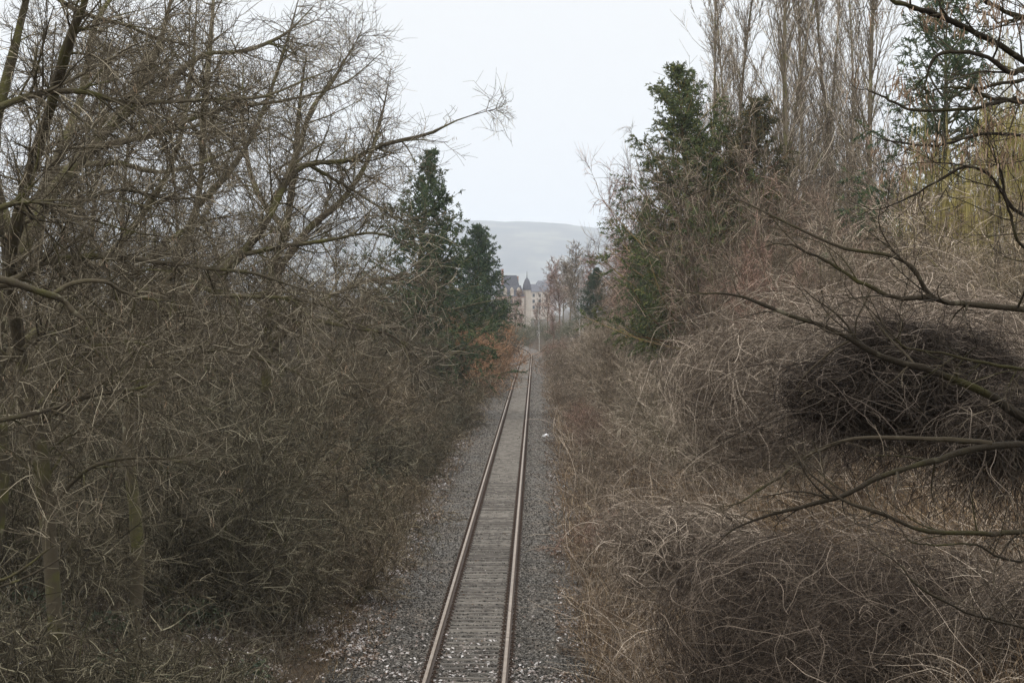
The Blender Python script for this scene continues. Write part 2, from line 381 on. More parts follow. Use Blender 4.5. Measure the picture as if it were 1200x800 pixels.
for k, y in enumerate(sly):
    c = float(cx(y)); ang = -math.atan(float((cx(y+1)-cx(y-1))/2)); dz = rng.normal()*.006; dy = rng.normal()*.012
    if k < 100:
        s = obj('sleeper', SM, track, (c, y+dy, dz)); s.rotation_euler = (0,0,ang+rng.normal()*.004)
        for sd in (-1,1): obj('rail_chair', CH, s, (sd*.753,0,0))
    else:
        ca,sa = math.cos(ang), math.sin(ang)
        rest.add(np.stack([SV[:,0]*ca-SV[:,1]*sa+c, SV[:,0]*sa+SV[:,1]*ca+y+dy, SV[:,2]+dz],1), SQ, np.full(16,.5))
        for sd in (-.753,.753): chairs.add(np.stack([(CHV[:,0]+sd)*ca-CHV[:,1]*sa+c, (CHV[:,0]+sd)*sa+CHV[:,1]*ca+y+dy, CHV[:,2]+dz],1), CHQ, np.full(len(CHV),.5))
o = obj('far_rail_chairs', chairs.mesh('far_rail_chairs', RUST), track); o['kind']='stuff'
o = obj('far_sleepers', rest.mesh('far_sleepers', SLEEP), track); o['kind']='stuff'

# ================================================================== UNDERGROWTH (nobody could count it)
def cover(name, n, x0, x1, y0, y1, L, w, mat, tilt=.6, K=4, colr=(1,1,1), near=1., clump=0., wob=.25, trop=-.05, ribbon=True, keep=None, relx=True):
    u = rng.random(n); y = 1/(1/y0-u*(1/y0-1/y1)); r = rng.uniform(x0, x1, n); x = cx(y)+r if relx else r
    if clump:
        g = np.sin(x*2.1+y*.9)+np.sin(x*.8-y*1.7+1)+np.sin(y*.37+x*1.1)
        ok = g > rng.normal(size=n)*.8+clump; x,y = x[ok],y[ok]
    if keep is not None:
        ok = keep(x,y); x,y = x[ok],y[ok]
    n = len(x); z = gh(x,y)
    sc = (y/y0)**.55
    D = rng.normal(size=(n,3))*tilt; D[:,2] = np.abs(D[:,2])*.5+.6
    A = grow(np.stack([x,y,z-.02],1), D, L*rng.uniform(.4,1.4,n)*np.minimum(sc,1.6), K, wob, trop)
    B = Bag(); wd = np.linspace(1,.35,K+1)[None,:]*(w*rng.uniform(.6,1.4,n)*sc)[:,None]
    (B.ribbons if ribbon else B.tubes)(A, wd)
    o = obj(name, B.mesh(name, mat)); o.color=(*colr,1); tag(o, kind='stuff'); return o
# right-hand bank: dead grass, bramble canes, leaf bits
cover('dry_grass', 56000, 2.3, 12, 25, 330, .55, .0065, GRASS, .7, 4, (1.2,1.09,.95))
cover('bramble_undergrowth', 38000, 2.7, 13, 25, 330, 1.25, .0042, VINE, .9, 6, (1.65,1.5,1.32), ribbon=False, trop=-.16)
cover('dry_grass', 9000, 4.0, 10.5, 32, 50, 1.0, .006, GRASS, .5, 5, (1.5,1.33,1.08), trop=-.08)
cover('dry_grass', 5200, 1.9, 2.9, 40, 250, .4, .006, GRASS, .8, 4, (1.1,.98,.84), clump=.5)
cover('dry_grass', 5200, -3.3, -1.9, 40, 250, .4, .006, GRASS, .8, 4, (.95,.88,.74), clump=.5)
# left-hand side: dim dead grass and canes
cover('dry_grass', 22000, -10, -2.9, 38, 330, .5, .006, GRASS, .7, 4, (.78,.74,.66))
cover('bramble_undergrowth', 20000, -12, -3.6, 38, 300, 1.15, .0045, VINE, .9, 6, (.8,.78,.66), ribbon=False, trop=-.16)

def litter(name, n, x0, x1, y0, y1, size, mat, clump=0., zoff=.015, keep=None):
    u = rng.random(n); y = 1/(1/y0-u*(1/y0-1/y1)); r = rng.uniform(x0,x1,n); x = cx(y)+r
    g = np.sin(r*2.3+y*.8)+np.sin(r*5.1-y*1.9+1)+np.sin(y*.45+r*1.1)+.8*np.sin(r*9.3+y*4.1)+.8*np.sin(r*7.7-y*5.3)
    ok = g > rng.normal(size=n)*.7+clump
    if keep is not None: ok &= keep(r,y)
    x,y,r = x[ok],y[ok],r[ok]
    z = np.where(np.abs(r)<2.7, bedz(r)+.02, gh(x,y)+.04)
    B = Bag(); B.leaves(np.stack([x,y,z+zoff+rng.random(len(x))*.035],1), size*(y/y0)[:,None]**.35, .6)
    tag(obj(name, B.mesh(name, mat)), kind='stuff')
litter('fallen_leaves', 20000, 1.8, 5.5, 42, 200, .04, LEAF, .0)
litter('fallen_leaves', 18000, -5.2, -1.9, 42, 170, .04, LEAF, .1)
litter('fallen_leaves', 3800, -2.3, 2.3, 36, 260, .026, LEAF, .9)
# pale dry leaf litter, thick near the bridge
litter('pale_leaf_litter', 26000, -6, 3.6, 42, 64, .043, FLAKE, .45, keep=lambda r,y: (y < 46.5+rng.normal(size=len(y))*3.6+np.clip(-r-1,0,9)*1.5) & (np.abs(np.abs(r)-.753)>.09))
litter('pale_leaf_litter', 5000, -14, -4, 38, 80, .04, FLAKE, .5)

litter('pale_leaf_litter', 16000, -4.8, -2.3, 48, 125, .036, FLAKE, .5)
litter('pale_leaf_litter', 5000, 1.9, 3.4, 46, 110, .034, FLAKE, .8)
# ivy patches, left understorey and a few on the right
def ivy(name, blobs, size=.045, dens=260):
    B = Bag()
    for (x,y,rx,ry,rz) in blobs:
        n = int(dens*rx*ry*2)+60; d = nrm(rng.normal(size=(n,3))); d[:,2]=np.abs(d[:,2])
        C = np.array([x,y,float(gh(x,y))])+d*np.array([rx,ry,rz])*rng.uniform(.55,1.05,(n,1))
        B.leaves(C, size*(1+y/150), .1)
    return B.mesh(name, GREEN)
bl = [(rng.uniform(-12,-5.4), rng.uniform(40,75), rng.uniform(.4,1.2), rng.uniform(.5,1.4), rng.uniform(.25,.8)) for _ in range(34)]
bl += [(-6.2+rng.normal()*.5, y, .9, 1.3, 1.2) for y in (66,72,79,88,100,118)]
tag(obj('ivy_undergrowth', ivy('ivy_undergrowth', bl)), kind='stuff')
bl = [(rng.uniform(1.8,3.6), y, .5, .8, .35) for y in (57,58.5,70,86,108,130)]
tag(obj('ivy_undergrowth', ivy('ivy_undergrowth', bl, .035, 200)), kind='stuff')

# ================================================================== SHRUBS IN ROWS
ORD = 'first second third fourth fifth sixth seventh eighth ninth tenth eleventh twelfth thirteenth fourteenth fifteenth sixteenth seventeenth eighteenth nineteenth twentieth'.split()
def ordw(k):
    if k < 20: return ORD[k]
    if k < 29: return 'twenty-'+ORD[k-20]
    if k == 29: return 'thirtieth'
    return 'thirty-'+ORD[k-30]
low = [make_shrub(22, 2.4, 1.6, (8,5,4), .012, .0048, .9, .5, .16, -.02, .8, .4, 'low_shrub', .04) for _ in range(3)]
mid = [make_shrub(14, 5.4, 2.4, (10,6,5), .028, .0056, .55, .5, .13, .015, .75, .34, 'mid_shrub', .01) for _ in range(4)]
tall = [make_shrub(9, 9.0, 3, (15,6,6), .055, .0072, .40, .5, .10, .02, .75, .27, 'tall_shrub', .01) for _ in range(4)]
def row(protos, ph, name, x, ys, h, cols, lab, cat, group, jx=.5, hj=.15, widen=1., parts=('stems','twigs')):
    for k, y in enumerate(ys):
        xx = float(cx(y))-TC+(x(y) if callable(x) else x)+rng.normal()*jx
        hh = (h(y) if callable(h) else h)*(1+rng.normal()*hj); s = hh/ph
        pr = protos[rng.integers(len(protos))]
        c = np.array(cols[rng.integers(len(cols))])*rng.uniform(.88,1.12)
        thing(name, list(zip(parts, [m_ for _,m_ in pr])), (xx, y, gh(xx,y)-.05), lab.format(ordw(k)), cat, group, rng.uniform(0,6.28), (s*widen,s*widen,s), c)
def seq(y0, y1, d0, g):
    out=[]; y=y0; d=d0
    while y < y1: out.append(y+rng.normal()*d*.15); y += d; d *= g
    return out
OL = [(.91,.85,.66),(.70,.67,.53),(1.04,.93,.74),(.66,.65,.52),(1.16,1.02,.79)]
BR = [(1.42,1.27,1.1),(1.32,1.15,.98),(1.5,1.36,1.22)]
RD = [(1.55,1.22,1.08),(1.68,1.2,1.08),(1.45,1.24,1.06),(1.48,1.32,1.15)]
GY = [(1.78,1.66,1.47),(1.95,1.78,1.6),(1.65,1.54,1.34)]
TN = [(1.75,1.5,1.05),(1.6,1.4,1.1)]
row(low, 2.4, 'shrub', -5.5, seq(52,340,5.5,1.05), lambda y: 2.3+.006*y, OL, 'low olive-brown leafless shrub, {} from the bridge along the left gravel edge', 'shrub', 'low bushes along the left edge of the gravel', .35)
row(mid, 5.4, 'shrub', -8.2, seq(50,330,6.,1.05), lambda y: 4.6+.009*y, OL, 'dense olive-brown leafless bush, {} from the bridge in the second row left of the track', 'shrub', 'bushes in the second row left of the track', .6)
row(tall, 9., 'small_tree', -12.2, seq(56,330,7.5,1.06), 7.6, OL+BR[:1], 'leafless brown small tree, {} from the bridge in the third row left of the track', 'tree', 'small trees in the third row left of the track', .9, parts=('trunk','crown'))
row(tall, 9., 'small_tree', -18.5, seq(62,300,10,1.07), 8.6, OL+GY[:1], 'leafless tree, {} from the bridge in the rearmost row left of the track', 'tree', 'small trees in the rearmost row left of the track', 1.5, parts=('trunk','crown'))
row(low, 2.4, 'shrub', 2.9, seq(54,340,7,1.05), lambda y: 1.1+.006*y, RD+BR, 'low reddish-brown bramble bush, {} from the bridge along the right gravel edge', 'shrub', 'low bushes along the right edge of the gravel', .4)
row(mid, 5.4, 'shrub', lambda y: 5.2+2.0*sm(150,260,y), seq(58,330,7,1.05), lambda y: 3.0+.010*y-2.6*sm(150,250,y), BR+GY, 'grey-brown leafless bush, {} from the bridge part way up the right bank', 'shrub', 'bushes part way up the right bank', .5)
row(tall, 9., 'small_tree', lambda y: 9.0+1.8*sm(150,250,y), seq(66,330,8,1.06), lambda y: 6.8+4.9*sm(70,110,y)-2.5*sm(170,330,y), RD, 'reddish-brown leafless small tree, {} from the bridge along the top of the right bank', 'tree', 'reddish small trees along the top of the right bank', .6, widen=.7, parts=('trunk','crown'))
row(tall, 9., 'small_tree', lambda y: 14.5+5*sm(90,200,y), seq(72,260,9,1.07), lambda y: 7.2+4.6*sm(75,120,y), RD+GY, 'brown leafless small tree, {} from the bridge in the row behind the right bank', 'tree', 'brown small trees in the row behind the right bank', 1.2, parts=('trunk','crown'))
row(mid, 5.4, 'shrub', lambda y: 9.5, seq(47,70,5,1.05), lambda y: 3.4, GY, 'pale grey-brown leafless bush, {} from the bridge high on the near right bank', 'shrub', 'pale bushes high on the near right bank', .5)
row(mid, 5.4, 'shrub', lambda y: 13.5+rng.uniform(-3,5), seq(62,104,3.2,1.03), lambda y: 6.2, TN+GY, 'tan leafless bush, {} from the bridge in the patch behind the dark climber tangle', 'shrub', 'tan bushes behind the right bank', .5)
row(mid, 5.4, 'shrub', -10.5, seq(43,60,2.3,1.0), lambda y: 4.6, OL, 'dark olive leafless bush, {} from the bridge in the near left corner', 'shrub', 'dark bushes in the near left corner', 1.3)
# orange-leaved beech bushes far left
ORC = [(1.9,1.2,.78)]
for k,(px,py,y,h) in enumerate([(557,432,188,7.2),(540,425,172,6.8),(571,440,215,6.0)]):
    q = P(px,py,y); q[2] = gh(q[0],q[1])-.05; s = h/5.4
    thing('beech_bush', mid[k], q, ['orange-brown leafy bush beside the left of the track, in front of the dark spruces','orange-brown leafy bush set back left, nearer than the other two orange ones','smallest and farthest orange-brown bush beside the track, under the shorter spruce'][k], 'shrub', 'orange-brown bushes', k*2., (s*.9,s*.9,s), ORC[0])

for k,(px,y,h,lb) in enumerate([(18,32.5,3.7,'dark leafless bush at the lower left edge, in front of the mossy trunk'),(92,33,3.3,'dark leafless bush right of the foot of the large leaning tree'),(165,36,2.7,'dark leafless bush between the large leaning tree and the left gravel edge'),(55,30.5,2.7,'lowest dark leafless bush in the bottom left corner')]):
    x=(px-VX)/F*y; s=h/2.4; thing('shrub', low[k%3], (x,y,float(gh(x,y))-.05), lb, 'shrub', 'dark bushes in the bottom left corner', k*1.3, s, (.66,.64,.50))
# ================================================================== CONIFERS
def conifer(h, rad, nwh, per, droop, shoots, slen, swid, taperp=.85, irr=.15, z0=.08, col=(1,1,1), r0=.22, upturn=.06):
    tr = Bag(); nd = Bag()
    T = grow(np.zeros((1,3)), np.array([[0,0,1.]]), [h], 14, .012); tr.tubes(T, np.linspace(r0,.02,15)[None], 8, np.array([.3]))
    zz = np.repeat(np.linspace(z0, .985, nwh)**.92, per); n = len(zz); zz = np.clip(zz+rng.normal(size=n)*.012, z0*.7, .99)
    a = rng.uniform(0,2*np.pi,n); L = (rad*(1-zz)**taperp+.25)*np.clip(1+rng.normal(size=n)*irr, .4, 1.32)
    tz = np.interp(zz*h, T[0,:,2], np.arange(15)); k=np.minimum(tz.astype(int),13); P0 = T[0,k]+(T[0,k+1]-T[0,k])*(tz-k)[:,None]
    D0 = np.stack([np.cos(a),np.sin(a), np.interp(zz,[0,1],[-droop, .55])],1)
    A = grow(P0, D0, L, 6, .06, upturn); rA = taper(.012+.012*L, 6, .2); tr.tubes(A, rA, 4)
    p,d,r,t,i = spawn(A, rA, shoots, .12, 1., .8, .25); l = np.clip(L[i]*.32*(1.15-t*.6)*rng.uniform(.5,1.2,len(p)), .18, 1.4)
    d[:,2] -= .18
    B = grow(p, d, l, 4, .07, -.04)
    rB = np.full(len(p), .008); tr.tubes(B[::2], taper(rB[::2],4), 3)
    # needle tufts along each side shoot
    p2,d2,_,t2,_ = spawn(B, taper(rB,4), None, .05, 1., .75, .3, dens=24)
    C = grow(p2, d2+np.array([0,0,-.1]), slen*rng.uniform(.6,1.4,len(p2)), 2, .1)
    nd.tubes(C, np.tile([.5,1.,.1],(len(p2),1))*swid*rng.uniform(.6,1.3,(len(p2),1)), 3)
    return [('trunk', tr.mesh('conifer_trunk', BARK, True)), ('crown', nd.mesh('conifer_needles', NEEDLE))]
def place(px, py, y): 
    x = (px-VX)/F*y; return np.array([x, y, float(gh(x,y))-.1])
sp1 = conifer(16.9, 7.0, 27, 9, .02, 11, .20, .030, .92, .2, upturn=.05)
sp2 = conifer(14.9, 4.6, 26, 9, .08, 12, .20, .034, .64, .14, .24, upturn=.05)
spg = 'dark spruces left of the track'
thing('spruce_tree', sp1, place(484,0,150), 'tallest dark green spruce rising above the bushes left of the track', 'conifer', spg, 0, 1, (1.85,1.8,1.45))
thing('spruce_tree', sp2, place(560,0,228), 'pointed bushy spruce close beside the left of the track, farther than the tallest', 'conifer', spg, 1., 1.02, (1.6,1.7,1.5))
thing('spruce_tree', sp1, place(520,0,205), 'spruce half hidden between the tallest one and the one beside the track', 'conifer', spg, 2., .70, (1.3,1.35,1.25))
fir = conifer(19.5, 6.3, 27, 8, -.02, 16, .20, .030, .68, .34, .10, r0=.34, upturn=.09)
pine = conifer(17, 5.0, 17, 7, -.1, 11, .20, .026, .42, .32, .15, r0=.3, upturn=.12)
fg = 'dark conifers right of the track'
thing('fir_tree', fir, place(808,0,116), 'tall ragged dark green fir left of the bare poplars', 'conifer', fg, .7, .83, (2.7,2.25,1.5))
thing('fir_tree', fir, place(760,0,142), 'smaller dark fir at the front left of the tall fir, right of the track', 'conifer', fg, 3.1, (.33,.33,.55), (1.9,1.85,1.5))
thing('fir_tree', fir, place(868,0,117), 'dark fir mostly hidden behind the stems of the bare poplars', 'conifer', fg, 4.4, .74, (2.4,1.5,1.15))
thing('pine_tree', pine, place(1108,0,96), 'dark pine behind the hanging brown seed clusters at upper right', 'conifer', None, 5., .95, (2.0,1.95,1.6))
thing('fir_tree', sp2, place(697,0,300), 'far dark fir above the red shrubs, right of the birch trunks', 'conifer', fg, 1.9, .60, (1.3,1.35,1.25))

# ================================================================== POPLARS
def poplar(h, r0=.3, name='poplar'):
    tr = Bag(); tg = Bag()
    T = grow(np.zeros((1,3)), np.array([[0,0,1.]]), [h], 16, .014); rT = np.linspace(r0,.03,17)[None]; tr.tubes(T, rT, 9, np.array([.75]))
    p,d,r,t,i = spawn(T, rT, 85, .14, .98, .5, .12); d[:,2]+=.35
    l = h*.30*(1.1-t*.75)*rng.uniform(.5,1.1,len(p)); A = grow(p,d,l,8,.05,.085); rA = taper(np.clip(r*.35,.015,.07),8,.2); tr.tubes(A,rA,4,rng.uniform(.4,1,len(A)))
    p,d,r,t,i = spawn(A,rA,7,.1,1,.45,.15); l2=l[i]*.32*rng.uniform(.5,1.2,len(p)); B=grow(p,d,l2,5,.07,.07); tg.tubes(B,taper(np.full(len(p),.014),5,.5),3)
    p,d,r,t,i = spawn(B,taper(np.full(len(p),.012),5),6,.1,1,.5,.2); l3=l2[i]*.45*rng.uniform(.5,1.3,len(p)); C=grow(p,d,l3,3,.1,.05); tg.tubes(C,taper(np.full(len(p),.010),3,.6),3)
    return [('trunk', tr.mesh(name+'_trunk', BARK, True)), ('crown', tg.mesh(name+'_crown', TWIG))]
pops = [poplar(27, .19), poplar(24, .13), poplar(25,.15)]
pl = [(836,122,1,'leftmost slender poplar, bare, rising out of the ragged fir'),(866,136,1,'thin bare poplar between the leftmost poplar and the pair of thick stems'),(902,124,2,'bare poplar just left of the thickest poplar stem'),(926,118,0,'thickest bare poplar stem, leaning slightly right'),
      (957,132,1,'bare poplar just right of the thickest poplar stem'),(984,128,2,'bare poplar second from the right end of the poplar row'),(851,131,2,'slim bare poplar touching the leftmost poplar on its right side'),(944,127,1,'thin bare poplar squeezed in right beside the thickest stem'),(1001,136,2,'thin bare poplar just left of the rightmost one'),(1018,120,0,'rightmost bare poplar, standing left of the dark pine')]
for k,(px,y,v,lb) in enumerate(pl):
    q=place(px,0,y); thing('poplar_tree', pops[v], q, lb, 'tree', 'tall bare poplars in a row on the right', k*1.3, rng.uniform(.95,1.05), (2.0,1.87,1.7))

# ================================================================== WEEPING WILLOW
tr=Bag(); tg=Bag()
T = grow(np.zeros((1,3)), np.array([[0,0,1.]]), [6.], 8, .04); rT=np.linspace(.3,.2,9)[None]; tr.tubes(T,rT,9,np.array([.5]))
p,d,r,t,i = spawn(T,rT,16,.55,1.,.6,.2); d[:,2]+=.5; A=grow(p,d,rng.uniform(4,9,len(p)),9,.09,-.02); rA=taper(np.full(len(p),.11),9,.2); tr.tubes(A,rA,5)
p,d,r,t,i = spawn(A,rA,12,.25,1,.7,.2); B=grow(p,d,rng.uniform(1,2.6,len(p)),6,.1,-.08); rB=taper(np.full(len(p),.03),6,.3); tr.tubes(B,rB,4)
p,d,r,t,i = spawn(B,rB,16,.1,1,.5,.2); C=grow(p,np.array([0,0,-1.])+d*.35,rng.uniform(1.,4.5,len(p)),7,.05,-.3); tg.tubes(C,taper(np.full(len(p),.010),7,.6),3)
thing('willow_tree', [('trunk',tr.mesh('willow_trunk',BARK,True)),('crown',tg.mesh('willow_crown',YEL))], place(1166,0,88), 'yellow weeping willow behind the branches at the far right', 'tree', None, 0, (.62,.62,1.06))

# ================================================================== FAR TREES, BIRCHES
def tree(h, r0, n1, per, tw, ang=.7, up=.04, bark=BARK, name='tree', lf=.33):
    tr=Bag(); tg=Bag()
    T=grow(np.zeros((1,3)),np.array([[0,0,1.]]),[h],12,.03); rT=np.linspace(r0,.02,13)[None]; tr.tubes(T,rT,8,np.array([.5]))
    tb=Bag()
    p,d,r,t,i=spawn(T,rT,n1,.22,1,ang,.2); l=h*lf*(1.15-.75*t)*rng.uniform(.5,1.1,len(p)); A=grow(p,d,l,6,.09,up); rA=taper(np.clip(r*.45,.012,.09),6,.25); tr.tubes(A,rA,4)
    p,d,r,t,i=spawn(A,rA,per[0],.1,1,.7,.2); l2=l[i]*.45*rng.uniform(.5,1.1,len(p)); B=grow(p,d,l2,4,.12,up); rB=taper(np.full(len(p),tw*1.3),4,.5); tg.tubes(B,rB,3)
    p,d,r,t,i=spawn(B,rB,per[1],.1,1,.7,.2); l3=l2[i]*.55*rng.uniform(.5,1.2,len(p)); C=grow(p,d,l3,3,.15,up); tg.tubes(C,taper(np.full(len(p),tw),3,.6),3)
    return [('trunk',tr.mesh(name+'_trunk',bark,True)),('crown',tg.mesh(name+'_crown',TWIG))]
far = [tree(10,.11,46,(9,7),.016,name='far_tree') for _ in range(2)]
bir = [tree(9.5,.10,26,(7,5),.012,bark=BIRCH,name='birch') for _ in range(2)]
PK=[(1.35,1.02,.98),(1.25,1.0,.93),(1.1,1.0,.9)]
for k,(px,y,h) in enumerate([(655,395,8.5),(642,415,7.4),(668,380,9.6),(628,440,5.5),(612,455,5.),(676,352,7.6),(648,370,4.2),(604,480,6.),(660,450,8.5),(690,330,7.8)]):
    q=place(px,0,y); lb='leafless pinkish-brown tree at the bend of the track, '+['in the middle of the group','left of the middle one','tallest, right of the middle one','small one in front of the mansion','lowest one below the mansion walls','beside the twin white birch stems','smallest, at the outside of the bend','beside the far left spruce','behind the middle one','rightmost, before the red shrubs'][k]
    c=PK[k%3]; thing('bare_tree', far[k%2], q, lb, 'tree', 'pinkish bare trees at the bend', k*1.1, h/10*(1.42 if k not in (3,4) else 1.), (c[0]*1.45,c[1]*1.45,c[2]*1.45))
back = [tree(15,.13,40,(9,7),.0085,ang=.6,name='back_tree',lf=.3) for _ in range(2)]
for k,(px,y,h,lb) in enumerate([(25,66,14.5,'tall bare tree at the back left, filling the sky above the left edge'),(100,60,13.,'tall bare tree at the back left, between the leaning trunk and the picture edge'),(150,72,14.2,'tall bare tree behind the large leaning one on the left'),(212,64,12.6,'thin straight bare tree at the back left, right of the leaning trunk'),(330,84,11.5,'bare tree at the back left, behind the slender forked one'),(395,96,11.,'bare tree at the back left, nearest to the tallest spruce'),(60,90,16,'farthest tall bare tree at the back left')]):
    thing('bare_tree', back[k%2], place(px,0,y), lb, 'tree', 'tall bare trees at the back left', k*1.9, h/15, (.95,.9,.8))
for k,(px,y,h,lb) in enumerate([(632,372,8.4,'lone leaning white birch stem at the bend of the track, right of the mansion'),(679.5,322,9.6,'left one of the two white birch stems standing close together'),(683,324,9.3,'right one of the two white birch stems standing close together'),(690,330,5.5,'short white birch stem just right of the pair')]):
    thing('birch_tree', bir[k%2], place(px,0,y), lb, 'tree', 'white-stemmed birches at the bend', k*2.+.4, (h/9.5*.5,h/9.5*.5,h/9.5), (.8,.8,.8))
# low evergreen and grey scrub closing the view at the bend
for k,(px,y,h) in enumerate([(606,430,4.2),(618,420,3.6),(640,400,2.6),(655,372,2.4),(668,352,3.4),(678,335,3.4),(630,432,3.),(594,440,4.4)]):
    q=place(px,0,y); s=h/5.4
    thing('shrub', mid[k%4], q, 'hazy grey-green scrub bush at the bend, '+['below the mansion','right of the bush below the mansion','directly ahead where the rails turn','outside the bend by the gravel','under the pinkish trees','in front of the twin birch stems','at the foot of the leaning birch','behind the far left spruce'][k], 'shrub', 'scrub bushes at the bend', k*1.7, (s*1.3,s*1.3,s*1.15), (1.1,1.2,.95))

# ================================================================== TOWN
m, nt, bs = mat_new('cream_render', .9, .2); n1=noise(nt,.6,4); r1=ramp(nt,[(.3,(.40,.34,.28)),(.7,(.50,.44,.37))]); nt.links.new(n1.outputs[0],r1.inputs[0]); nt.links.new(r1.outputs[0],bs.inputs['Base Color']); CREAM=m
m, nt, bs = mat_new('slate_roof', .7, .3); n1=noise(nt,2.5,4); r1=ramp(nt,[(.3,(.055,.055,.065)),(.7,(.10,.10,.115))]); nt.links.new(n1.outputs[0],r1.inputs[0]); nt.links.new(r1.outputs[0],bs.inputs['Base Color']); SLATE=m
m, nt, bs = mat_new('dark_window_glass', .15, .5); bs.inputs['Base Color'].default_value=(.04,.045,.05,1); GLASS=m
m, nt, bs = mat_new('red_sandstone', .9, .2); n1=noise(nt,1.5,4); r1=ramp(nt,[(.3,(.28,.15,.11)),(.7,(.38,.22,.17))]); nt.links.new(n1.outputs[0],r1.inputs[0]); nt.links.new(r1.outputs[0],bs.inputs['Base Color']); SANDS=m
m, nt, bs = mat_new('white_wall', .9, .2); n1=noise(nt,.3,4); r1=ramp(nt,[(.3,(.50,.49,.47)),(.7,(.58,.57,.55))]); nt.links.new(n1.outputs[0],r1.inputs[0]); nt.links.new(r1.outputs[0],bs.inputs['Base Color']); WHITE=m
def frustum(b, x0,x1,y0,y1,z0, x2,x3,y2,y3,z1):
    V=np.array([[x0,y0,z0],[x1,y0,z0],[x1,y1,z0],[x0,y1,z0],[x2,y2,z1],[x3,y2,z1],[x3,y3,z1],[x2,y3,z1]],float)
    b.add(V,np.array([[3,2,1,0],[4,5,6,7],[0,1,5,4],[1,2,6,5],[2,3,7,6],[3,0,4,7]]),np.full(8,.5))
MY=820.; mx=(604-VX)/F*MY
man = tag(empty('mansion',(mx,MY,-.1),R_(12)), 'cream mansion with dark slate mansard roof and pointed turret beyond the bend', 'building'); man.scale=(.70,.70,.90)
b=Bag(); addbox(b,-8,4.6,0,12,0,11.4); obj('wall', b.mesh('mansion_wall',CREAM), man)
b=Bag(); addbox(b,-8.3,4.9,-.3,12.3,11.4,11.75); addbox(b,-8.15,4.75,-.15,12.15,6.6,6.85); obj('cornice', b.mesh('mansion_cornice',SANDS), man)
b=Bag(); frustum(b,-8.2,4.8,-.2,12.2,11.752,-6.2,3.2,2,10,16.2); frustum(b,-5.2,2.6,2.5,9.5,16.204,-4.2,1.4,4,8,20.2)
rf=obj('roof', b.mesh('mansion_roof',SLATE), man)
for x,z in ((-5.6,22.4),(2.2,19.6)):
    b=Bag(); addbox(b,x-.45,x+.45,5,6.2,14.5,z); addbox(b,x-.55,x+.55,4.9,6.3,z+.002,z+.3); obj('chimney', b.mesh('chimney',SANDS), rf)
for x in (-5.2,-1.7,1.8):
    b=Bag(); addbox(b,x-.8,x+.8,-.12,2.2,12.2,14.3); frustum(b,x-1,x+1,-.35,2.6,14.302,x-.1,x+.1,-.3,2.6,15.4); d_=obj('dormer', b.mesh('dormer',CREAM), rf)
for zc in (2.6,8.3):
    for x in (-6.3,-4.2,-2.1,0,2.4):
        b=Bag(); addbox(b,x-.62,x+.62,-.08,.02,zc,zc+2.2); w=obj('window', b.mesh('window',GLASS), man)
        b=Bag(); addbox(b,x-.8,x-.64,-.12,.02,zc-.1,zc+2.35); addbox(b,x+.64,x+.8,-.12,.02,zc-.1,zc+2.35); addbox(b,x-.8,x+.8,-.14,.02,zc+2.352,zc+2.6); addbox(b,x-.85,x+.85,-.2,.02,zc-.3,zc-.102); obj('frame', b.mesh('window_frame',SANDS), w)
a=np.arange(8)*np.pi/4
b=Bag(); pt=np.array([[[6.6,3,0],[6.6,3,14.4]]]); b.tubes(pt,np.array([[2.1,2.1]]),8,np.array([.5])); tu=obj('turret', b.mesh('turret',CREAM), man)
b=Bag(); pt=np.array([[[6.6,3,14.4],[6.6,3,14.6],[6.6,3,16.6],[6.6,3,18.3],[6.6,3,19.4],[6.6,3,22.]]]); b.tubes(pt,np.array([[2.5,2.45,2.0,1.2,.25,.04]]),8,np.array([.5])); obj('turret_roof', b.mesh('turret_roof',SLATE), tu)
for k,(px,py,y,w,lb) in enumerate([(633,336,1250,11,'small pale house with a reddish roof just right of the mansion turret'),(641,330,1700,15,'pale white block beyond the town trees, right of the mansion'),(648,332,1650,15,'farthest pale block low against the hill, right of the other two'),(627,334,1500,9,'narrow pale house squeezed behind the mansion turret')]):
    q=P(px,py,y); e=tag(empty('house',(q[0],q[1],-.1),R_(8*k)), lb, 'building','pale town houses below the hill')
    hgt=float(q[2]); b=Bag(); addbox(b,-w/2,w/2,0,10,0,hgt-2.6); obj('wall', b.mesh('house_wall',WHITE if k else CREAM), e)
    b=Bag(); frustum(b,-w/2-.4,w/2+.4,-.4,10.4,hgt-2.598,-w/2+1.5,w/2-1.5,4.6,5.4,hgt+.8); obj('roof', b.mesh('house_roof',SLATE), e)
    for x in np.arange(-w/2+2,w/2-1,3.2):
        for z in (hgt-5.4,hgt-8.6,hgt-11.8):
            if z>1: b=Bag(); addbox(b,x-.6,x+.6,-.06,.02,z,z+1.7); obj('window', b.mesh('window',GLASS), e)

